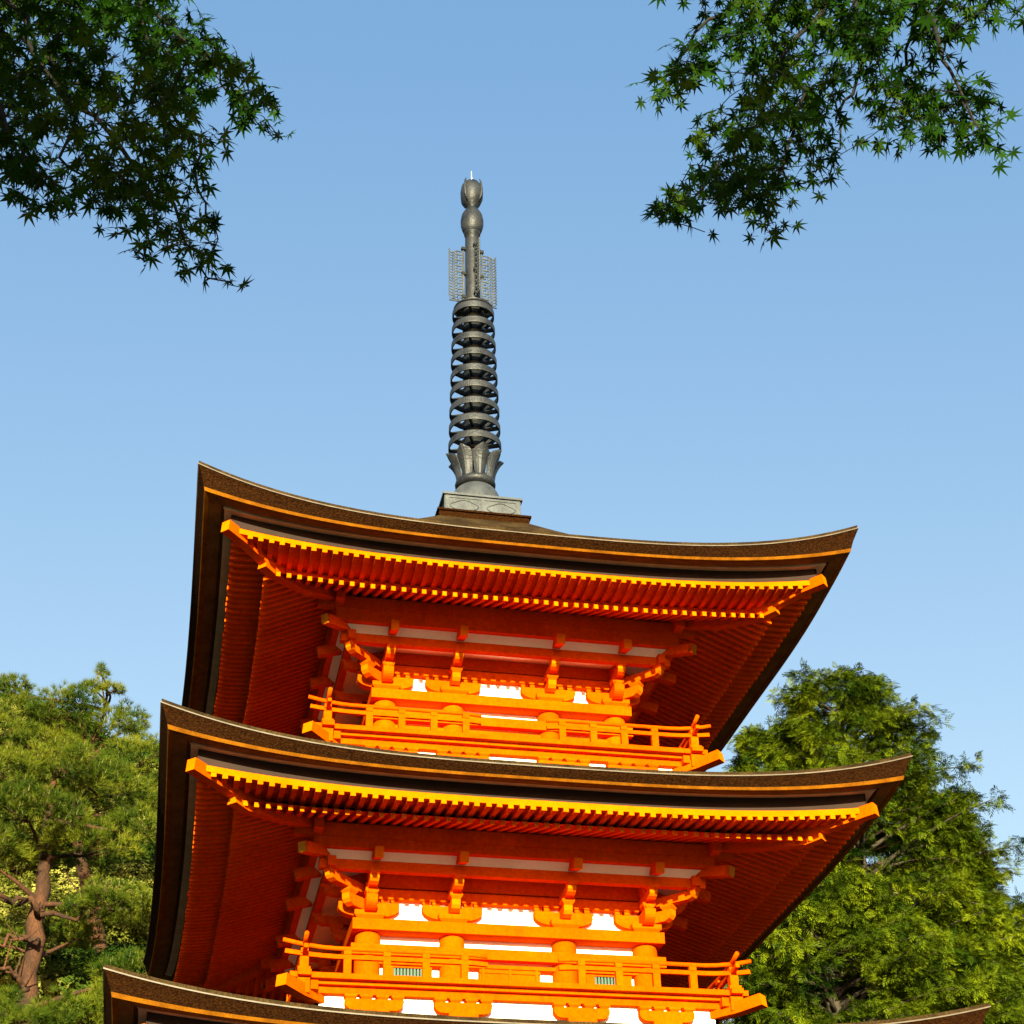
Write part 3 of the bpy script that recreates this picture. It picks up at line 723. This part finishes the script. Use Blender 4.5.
# broadleaf trees
def leafcard(nl=5, size=.16):
    V = []; F = []
    for i in range(nl):
        th = 2*PI*i/nl+rng.uniform(-.3, .3); d = np.array([math.cos(th), math.sin(th), rng.uniform(-.5, .3)]); s_ = np.array([-math.sin(th), math.cos(th), 0])*.28
        o = len(V); V += [d*.15*size, (d*.6+s_)*size, d*1.15*size, (d*.6-s_)*size]; F.append((o, o+1, o+2, o+3))
    return np.array(V), np.array(F)
def broad(label, c, R, mat_, group, n=2600, size=.2, name='broadleaf_tree', squash=.85, clumps=16):
    c = np.array(c); gz_ = float(height(c[0], c[1])); base = np.array([c[0], c[1], min(gz_, c[2]-R*1.2)])
    root = empty(name, tuple(base)); tag(root, label, 'tree', group); cc = c-base
    mb = MB(); mb.tube([(0, 0, -.3), (.1, 0, cc[2]*.4), (0, .1, cc[2]*.9)], [.05*R+.1, .04*R+.07, .05], 8)
    cl = rng.normal(size=(clumps, 3)); cl /= np.linalg.norm(cl, axis=1, keepdims=True); cl[:, 2] = np.abs(cl[:, 2])*1.0-.25
    cl *= (rng.uniform(.35, .75, clumps)*R)[:, None]; cr_ = rng.uniform(.30, .5, clumps)*R
    for q in cl: limb(mb, bez((0, .05, cc[2]*.55), (cc+q*.4), cc+q*.9, 5), .03*R+.02, .02, 5)
    mb.build('trunk', WOODB, root)
    k = rng.integers(0, clumps, n); a = rng.normal(size=(n, 3)); a /= np.linalg.norm(a, axis=1, keepdims=True)
    P = cl[k]+a*(cr_[k]*rng.uniform(.5, 1.05, n)**.5)[:, None]*np.array([1, 1, squash])+cc
    TV, TF = leafcard(5, size)
    V, F = scatter(TV, TF, P, frames(a+np.array([0, 0, .6])+rng.normal(size=a.shape)*.35), rng.uniform(.7, 1.3, n))
    npmesh('crown', V, F, mat_, root); return root
YL = [(20, 850, 46, 3.2, 1), (75, 870, 47, 3.0, 1), (130, 850, 48, 3.2, 1), (-5, 945, 43, 2.6, 1), (60, 960, 42, 2.5, 1), (120, 935, 43, 2.6, 1), (95, 1005, 38, 2.0, 0), (20, 1010, 38, 2.2, 1), (150, 900, 45, 2.4, 0),
      (12, 775, 62, 3.4, 1), (-25, 810, 55, 4, 1), (70, 830, 60, 4.2, 0), (130, 825, 62, 4, 0), (105, 800, 70, 3.4, 0), (150, 810, 70, 3.4, 0)]
names_ = ['at the left edge behind the bare pine trunk', 'right of the bare pine trunk', 'beside the middle roof corner', 'low at the left edge', 'below the pine branches', 'between the pine and the left eave',
          'low near the lowest roof corner', 'at the bottom left corner', 'touching the left edge of the middle roof', 'high at the left edge above the pines', 'outside the left edge level with the pines', 'deep behind the pine crowns', 'behind the pines near the middle roof corner', 'on the slope behind the pine top', 'on the slope behind the middle roof corner']
for (x, y, d, R, yl), nm in zip(YL, names_):
    broad(('yellow flowering' if yl else 'green')+' broadleaf tree '+nm, at(x, y, d), R, BROAD if yl else BROADG, 'broadleaf trees on the left hillside', 15000 if R < 3 else 20000, .06+.0007*d)
RL = [(3, 752, 98, 5.), (36, 752, 100, 4.6), (66, 775, 104, 4.6), (-30, 750, 96, 5.5), (98, 795, 108, 5.), (130, 800, 112, 5.5), (15, 800, 90, 5.5), (170, 805, 112, 6)]
for i, (x, y, d, R) in enumerate(RL):
    broad('distant dark green treetop on the hill crest, %s from the left along the crest' % ['first', 'second', 'third', 'fourth', 'fifth', 'sixth', 'seventh', 'eighth'][sorted([q[0] for q in RL]).index(x)], at(x, y, d), R, BROADG, 'treetops on the distant hill crest', 9000, .24)

# cypress
def spray():
    V = []; F = []
    for i in range(9):
        t = i/8.; side = (-1)**i; px = .04+.26*t
        ang = side*(.9-.45*t)*(0 if i == 8 else 1); L = .15*(1-.55*t)+.04
        d = np.array([math.cos(ang), math.sin(ang), -.20-.25*rng.random()]); s_ = np.array([-math.sin(ang), math.cos(ang), rng.uniform(-.3, .3)])*.017
        b = np.array([px, 0, -.10*t*t]); o = len(V)
        V += [b, b+d*L*.5+s_, b+d*L, b+d*L*.5-s_]; F.append((o, o+1, o+2, o+3))
    return np.array(V), np.array(F)
def cypress(label, apex, R0, Hc, nb=230, prof=None, group='cypress trees right of the pagoda', sz=1., mat_=HINOKI, lean=0):
    apex = np.array(apex); gz_ = float(height(apex[0], apex[1])); base = np.array([apex[0], apex[1], gz_-.1])
    root = empty('cypress_tree', tuple(base)); tag(root, label, 'tree', group); H = apex[2]-base[2]
    mb = MB(); mb.tube([(0, 0, 0), (.05, 0, H*.5), (0, 0, H*.85), (0, 0, H*.99)], [.28, .20, .08, .012], 10); mb.build('trunk', WOODB, root)
    bm = MB(); P = []; X = []
    for i in range(nb):
        t = (i+rng.random())/nb; z = H-.25-Hc*t**.95; th = i*2.399+rng.uniform(-.4, .4)
        R = R0*(prof(t) if prof else min(1, .16+1.25*t**.75))*rng.uniform(.62, 1.02)*(1+.17*math.sin(z*3.1+th*2))
        d = np.array([math.cos(th), math.sin(th), 0]); sdv = np.array([-d[1], d[0], 0])
        e = d*R+np.array([0, 0, z+R*rng.uniform(-.12, .22)]); mid = d*R*.5+np.array([0, 0, z+R*.10])
        pts = bez((0, 0, z-.15*R), mid, e, 7)
        limb(bm, pts, .012+.016*R, .006, 5)
        for (q, c) in [(q, c) for q in (.42, .60, .74, .87, .98) for c in (-1, 0, 1)]:
            if q < .5 and rng.random() < .5: continue
            b = np.array(pts[int(q*6)])*(1-(q*6) % 1)+np.array(pts[min(6, int(q*6)+1)])*((q*6) % 1)
            L = (.16+.24*R*(1.15-q)*abs(c))*rng.uniform(.7, 1.2)
            dd = d*(1-.45*abs(c))+sdv*c*.9+np.array([0, 0, rng.uniform(-.1, .3)]); dd /= np.linalg.norm(dd)
            ns_ = max(2, int(L/.07))
            for j in range(ns_):
                p = b+dd*L*(j+.5)/ns_+rng.normal(size=3)*.05
                for rep in range(4):
                    P.append(p); x = dd+rng.normal(size=3)*.5+np.array([0, 0, -.25]); X.append(x)
    P = np.array(P); X = np.array(X); bm.build('branches', WOODB, root)
    TV, TF = spray(); n = len(P)
    V, F = scatter(TV, TF, P, frames_xz(X, np.array([0, 0, 1.])+rng.normal(size=(n, 3))*.45), rng.uniform(.34, .68, n)*sz)
    npmesh('foliage', V, F, mat_, root); return root
cypress('tall cypress behind the right eave of the middle roof, its top between the two roofs', at(832, 668, 30), 2.5, 9.5, 320, prof=lambda t: min(1, .30+1.9*t**.8))
cypress('cypress with ragged drooping boughs on the right, outlined against the sky', at(940, 785, 31), 1.15, 8., 190, prof=lambda t: min(1.1, .20+1.5*t**.75))
cypress('cypress filling the space under the right eave, in front of the other two', at(818, 872, 27), 2.2, 5.5, 200, prof=lambda t: min(1, .3+1.8*t**.8))
cypress('cypress glimpsed in the notch between the two right eaves, left of the tallest one', at(768, 716, 32), 1.35, 6., 150, prof=lambda t: min(1, .35+1.8*t**.8))
cypress('cypress crown at the lower right corner of the photo', at(1016, 892, 33), 1.7, 6.5, 150, prof=lambda t: min(1, .3+1.8*t**.8))
cypress('low cypress above the right tip of the lowest roof', at(930, 925, 28.5), 1.7, 4.5, 140, prof=lambda t: min(1, .3+2*t**.8))
cypress('cypress between the middle roof tip and the ragged cypress', at(905, 775, 34), 1.35, 7.5, 150, prof=lambda t: min(1, .2+1.6*t**.8))

# maples overhead
def leaf_t():
    V = [(0, 0, 0)]; L = [.55, .85, .98, 1.05, .98, .85, .55]; A_ = [-2.25, -1.45, -.72, 0, .72, 1.45, 2.25]
    for i, (l, a) in enumerate(zip(L, A_)):
        w_ = .36; q = .33*(.6+.4*l)
        V += [(math.cos(a-w_)*q, math.sin(a-w_)*q, -.02*l), (math.cos(a)*l, math.sin(a)*l, -.22*l*l), (math.cos(a+w_)*q, math.sin(a+w_)*q, -.02*l)]
    V = np.array(V); F = []
    for i in range(7): F.append((0, 1+3*i, 2+3*i, 3+3*i))
    return V, np.array(F)
LV, LF = leaf_t()
def maple(label, trunk_base, limbs, sprays, extra):
    """limbs: world polylines with radii; sprays: list of (world point, spread, leaf count)"""
    B = np.array(trunk_base, float); root = empty('maple_tree', tuple(B)); tag(root, label, 'tree', 'maples overhanging the viewpoint')
    mb = MB(); 
    for i, (pts, r0, r1) in enumerate(limbs[:1]): limb(mb, [tuple(np.array(p)-B) for p in pts], r0, r1, 10)
    mb.build('trunk', WOODB, root)
    bm = MB(); nodes = []
    for pts, r0, r1 in limbs[1:]:
        pts = [np.array(p)-B for p in pts]; sm = []
        for i in range(len(pts)-1):
            for t in np.linspace(0, 1, 5)[:-1]: sm.append(pts[i]*(1-t)+pts[i+1]*t+rng.normal(size=3)*.012)
        sm.append(pts[-1]); limb(bm, [tuple(p) for p in sm], r0, r1, 6); nodes += sm
    nodes = np.array(nodes); P = []; Z = []; X = []
    tw = MB()
    cs = [(np.array(c)-B, sp_, n_) for c, sp_, n_ in sprays]
    cs.sort(key=lambda q: np.linalg.norm(nodes-q[0], axis=1).min())
    nl2 = [n for n in nodes]
    for (c, spread, nl_) in cs:
        arr = np.array(nl2); j = arr[np.argmin(np.linalg.norm(arr-c, axis=1)+.25*np.maximum(0, c[2]-arr[:, 2]))]
        mid = (j+c)/2+np.array([0, 0, .015])+rng.normal(size=3)*.012
        q = bez(j, mid, c, 5); limb(tw, q, .0018, .0012, 4); nl2.append(c)
        dirv = (c-j)/(np.linalg.norm(c-j)+1e-6)
        for k in range(nl_):
            o = np.clip(rng.normal(size=3), -1.5, 1.5)*spread*np.array([1, 1, .45])
            if k == 0: o *= .2
            p = c+o+dirv*spread*rng.uniform(-.6, .6)
            a = c+(p-c)*rng.uniform(.3, .6); limb(tw, [tuple(a), tuple((a+p)/2+np.array([0, 0, .004])), tuple(p)], .0007, .0006, 3)
            x = p-a; x[2] *= .4; x[2] -= .45*np.linalg.norm(x)+.012; P.append(p); X.append(x+rng.normal(size=3)*.010); Z.append(np.array([0, 0, 1.])+rng.normal(size=3)*.42)
    tw.build('twigs', TWIG, root); bm.build('branches', TWIG, root)
    P = np.array(P); X = np.array(X); Z = np.array(Z)
    V, F = scatter(LV, LF, P, frames_xz(X, Z), rng.uniform(.028, .045, len(P)))
    npmesh('leaves', V, F, MAPLE, root)
def inpoly(p, poly):
    x, y = p; c = False; n = len(poly)
    for i in range(n):
        x0, y0 = poly[i]; x1, y1 = poly[(i+1) % n]
        if (y0 > y) != (y1 > y) and x < (x1-x0)*(y-y0)/(y1-y0)+x0: c = not c
    return c
def fill(poly, n, D0, D1, spread, nl, holes=()):
    out = []; xs = [p[0] for p in poly]; ys = [p[1] for p in poly]
    while len(out) < n:
        p = (rng.uniform(min(xs), max(xs)), rng.uniform(min(ys), max(ys)))
        if not inpoly(p, poly): continue
        if any(math.hypot((p[0]-h[0])/h[2], (p[1]-h[1])/h[3]) < 1 for h in holes): continue
        out.append((at(p[0], p[1], rng.uniform(D0, D1)), spread*rng.uniform(.8, 1.2), int(rng.integers(nl[0], nl[1]))))
    return out
DM = 3.4
Lp = [(-60, -60), (160, -60), (188, 20), (205, 42), (250, 75), (278, 130), (262, 128), (240, 108), (208, 112), (212, 140), (180, 170), (185, 205), (212, 262), (178, 262), (160, 240), (140, 225), (112, 205), (85, 192), (60, 205), (35, 195), (18, 180), (20, 165), (-60, 130)]
hl = [(115, 42, 17, 26), (66, 82, 12, 10), (152, 92, 10, 9), (88, 110, 8, 20), (150, 128, 9, 8), (165, 165, 12, 10)]
S = fill([(x-6 if x > 0 else x, y-5 if y > 0 else y) for x, y in Lp], 350, DM-.5, DM+.5, .042, (6, 10), hl)
for (x, y, n_) in [(283, 140, 3), (270, 130, 5), (255, 115, 5), (205, 165, 3), (208, 185, 2), (200, 205, 4), (210, 225, 3), (213, 248, 3), (175, 275, 2), (145, 262, 2), (195, 262, 4), (228, 282, 1), (245, 288, 1), (205, 280, 2), (25, 205, 3), (50, 208, 3), (72, 210, 2), (135, 250, 3), (118, 232, 3), (240, 95, 5), (215, 55, 4), (197, 30, 4)]:
    S.append((at(x, y, DM+rng.uniform(-.1, .1)), .03, n_))
tb = np.array([-8.2, -15.2, 0]); fork = np.array([-7.0, -13.9, 4.6])
LM = [([tb, tb+np.array([.2, .3, 1.6]), tb+np.array([.5, .8, 3.2]), fork], .17, .09),
      ([fork, at(-120, -60, DM), at(0, -20, DM), at(40, 60, DM), at(110, 140, DM), at(170, 210, DM), at(205, 270, DM), at(240, 287, DM)], .013, .0013),
      ([fork+np.array([0, 0, .3]), at(-60, -120, DM+.2), at(60, -50, DM+.1), at(135, -10, DM), at(190, 45, DM), at(235, 95, DM), at(280, 138, DM)], .011, .0013),
      ([at(0, -20, DM), at(-20, 60, DM-.1), at(5, 130, DM-.2), at(50, 190, DM-.2)], .014, .002),
      ([at(135, -10, DM), at(150, 70, DM+.1), at(195, 140, DM), at(200, 200, DM), at(212, 255, DM)], .008, .0014),
      ([at(40, 60, DM), at(85, 90, DM+.2), at(60, 150, DM), at(100, 205, DM)], .008, .002)]
EX = []
for (c, r) in [(at(-190, -120, DM), .45), (at(-330, 0, DM), .5), (at(-60, -330, DM-.6), .4), (at(-190, -330, DM-.6), .5), (fork+np.array([-.3, .2, .9]), .9), (fork+np.array([.5, .6, .5]), .8)]:
    for i in range(34): EX.append((np.array(c)+rng.normal(size=3)*r*np.array([.6, .6, .22]), .075, 7))
for i, e in enumerate(EX): pass
LM += [([fork, fork+np.array([-.3, .2, .9])], .05, .02), ([fork, fork+np.array([.5, .6, .5])], .05, .02), ([at(-60, -120, DM+.2), at(-190, -330, DM-.6)], .02, .01), ([at(-120, -60, DM), at(-200, 60, DM)], .02, .008)]
maple('maple with dark green star shaped leaves hanging into the top left corner', tb, LM, S+EX, None)

Rp = [(640, -60), (1090, -60), (1060, 5), (1010, 12), (995, 25), (975, 35), (955, 45), (985, 70), (990, 110), (995, 150), (960, 135), (930, 140), (880, 140), (848, 138), (868, 125), (850, 108), (835, 118), (815, 125), (835, 160), (830, 185), (795, 165), (775, 185), (780, 228), (755, 218), (720, 218), (690, 215), (660, 222), (655, 205), (700, 190), (715, 165), (685, 155), (712, 125), (735, 95), (755, 75), (745, 50), (715, 60), (690, 80), (660, 100), (650, 75), (700, 38), (735, 10), (690, -5), (660, -20)]
hr = [(722, 45, 16, 14), (797, 135, 11, 18), (866, 108, 18, 20), (748, 68, 16, 11), (962, 62, 20, 13), (705, 205, 9, 7), (845, 60, 10, 9), (905, 78, 9, 8), (775, 100, 8, 9), (1000, 45, 20, 16)]
S = fill([(x if x < 900 else x-8, y-4 if y > 0 else y) for x, y in Rp], 330, DM-.4, DM+.4, .040, (6, 10), hr)
for (x, y, n_) in [(668, 90, 3), (672, 100, 2), (682, 70, 4), (665, 80, 3), (655, 212, 3), (668, 222, 3), (765, 235, 4), (775, 228, 3), (705, 232, 1), (692, 165, 3), (832, 172, 4), (825, 185, 2), (990, 150, 4), (985, 120, 5), (975, 95, 5), (960, 140, 3), (940, 145, 3), (852, 148, 3), (1010, 20, 2)]:
    S.append((at(x, y, DM+rng.uniform(-.1, .1)), .032, n_))
tb2 = np.array([3.2, -15.6, 0]); fork2 = np.array([2.0, -14.2, 4.6])
LM = [([tb2, tb2+np.array([-.3, .3, 1.7]), tb2+np.array([-.7, .8, 3.3]), fork2], .19, .10),
      ([fork2, at(1120, -100, DM+.2), at(960, -80, DM+.1), at(850, -30, DM), at(785, 60, DM), at(740, 150, DM), at(700, 195, DM), at(655, 208, DM)], .014, .0013),
      ([at(850, -30, DM), at(770, -10, DM), at(710, 20, DM), at(660, 80, DM)], .012, .002),
      ([at(960, -80, DM+.1), at(930, -10, DM), at(940, 60, DM-.1), at(985, 135, DM-.1)], .012, .002),
      ([at(785, 60, DM), at(800, 130, DM+.1), at(770, 185, DM), at(765, 232, DM)], .007, .0018),
      ([at(850, -30, DM), at(865, 50, DM+.1), at(840, 110, DM+.2), at(830, 175, DM+.1)], .008, .0018),
      ([at(930, -10, DM), at(905, 60, DM+.2), at(880, 130, DM+.1)], .007, .0018),
      ([fork2, fork2+np.array([.3, .2, .9])], .05, .02), ([fork2, fork2+np.array([-.4, .6, .5])], .05, .02), ([at(1120, -100, DM+.2), at(1130, 30, DM+.2)], .02, .006)]
EX = []
for (c, r) in [(at(1380, -160, DM), .40), (at(850, -420, DM-.9), .45), (fork2+np.array([.3, .2, .9]), .9), (fork2+np.array([-.4, .6, .5]), .7)]:
    for i in range(34): EX.append((np.array(c)+rng.normal(size=3)*r*np.array([.6, .6, .22]), .075, 7))
maple('maple with partly sunlit star shaped leaves hanging into the top right', tb2, LM, S+EX, None)

# wooded edge behind the viewpoint, which keeps the evening sun off the maples
for i, (x, y, R, top) in enumerate([(-17.0, -29, 3.4, 8.9), (-12.8, -28, 3.2, 9.1), (-9.0, -29.5, 3.1, 9.2), (-5.9, -28, 2.9, 8.9)]):
    broad('green broadleaf tree behind the viewpoint, %s of the row' % ['first', 'second', 'third', 'fourth'][i], (x, y, top-R*.95), R, BROADG, 'broadleaf trees behind the viewpoint', 16000, .28, clumps=26)

# ============================================================ LIGHT, SKY, CAMERA
AZ = math.radians(8); SEL = math.atan(.195*math.cos(AZ))
to_sun = Vector((-math.sin(AZ)*math.cos(SEL), -math.cos(AZ)*math.cos(SEL), math.sin(SEL)))
sd = bpy.data.lights.new('sun', 'SUN'); sd.energy = 5.0; sd.angle = math.radians(.5); sd.color = (1., .93, .58)
so = bpy.data.objects.new('sun', sd); COL.objects.link(so); so.location = (0, -30, 30); so.rotation_euler = to_sun.to_track_quat('Z', 'Y').to_euler()
W = bpy.data.worlds.new('World'); SC.world = W; W.use_nodes = True; WN, WL = W.node_tree.nodes, W.node_tree.links
sk = WN.new('ShaderNodeTexSky'); sk.sky_type = 'NISHITA'; sk.sun_disc = False
sk.sun_elevation = SEL; sk.sun_rotation = math.atan2(to_sun.x, to_sun.y); sk.air_density = 1.0; sk.dust_density = .9; sk.ozone_density = 1.0; sk.altitude = 200
vm = WN.new('ShaderNodeVectorMath'); vm.operation = 'MULTIPLY_ADD'; vm.inputs[1].default_value = (.86, .64, .39); vm.inputs[2].default_value = (0., .44, 1.28)
WL.new(sk.outputs[0], vm.inputs[0]); WL.new(vm.outputs[0], WN['Background'].inputs['Color']); WN['Background'].inputs['Strength'].default_value = .0853
cd = bpy.data.cameras.new('camera'); co = bpy.data.objects.new('camera', cd); COL.objects.link(co)
cd.sensor_width = 36; cd.lens = FPX/1024*36; cd.clip_end = 3000; cd.clip_start = .05
M = Matrix(((CR[0], CU[0], -CF[0], CAM[0]), (CR[1], CU[1], -CF[1], CAM[1]), (CR[2], CU[2], -CF[2], CAM[2]), (0, 0, 0, 1)))
co.matrix_world = M; SC.camera = co
SC.view_settings.view_transform = 'Standard'; SC.view_settings.look = 'None'; SC.view_settings.exposure = 2.1; SC.view_settings.gamma = 1
SC.render.resolution_x = SC.render.resolution_y = 1024
SC.cycles.max_bounces = 8; SC.cycles.diffuse_bounces = 5
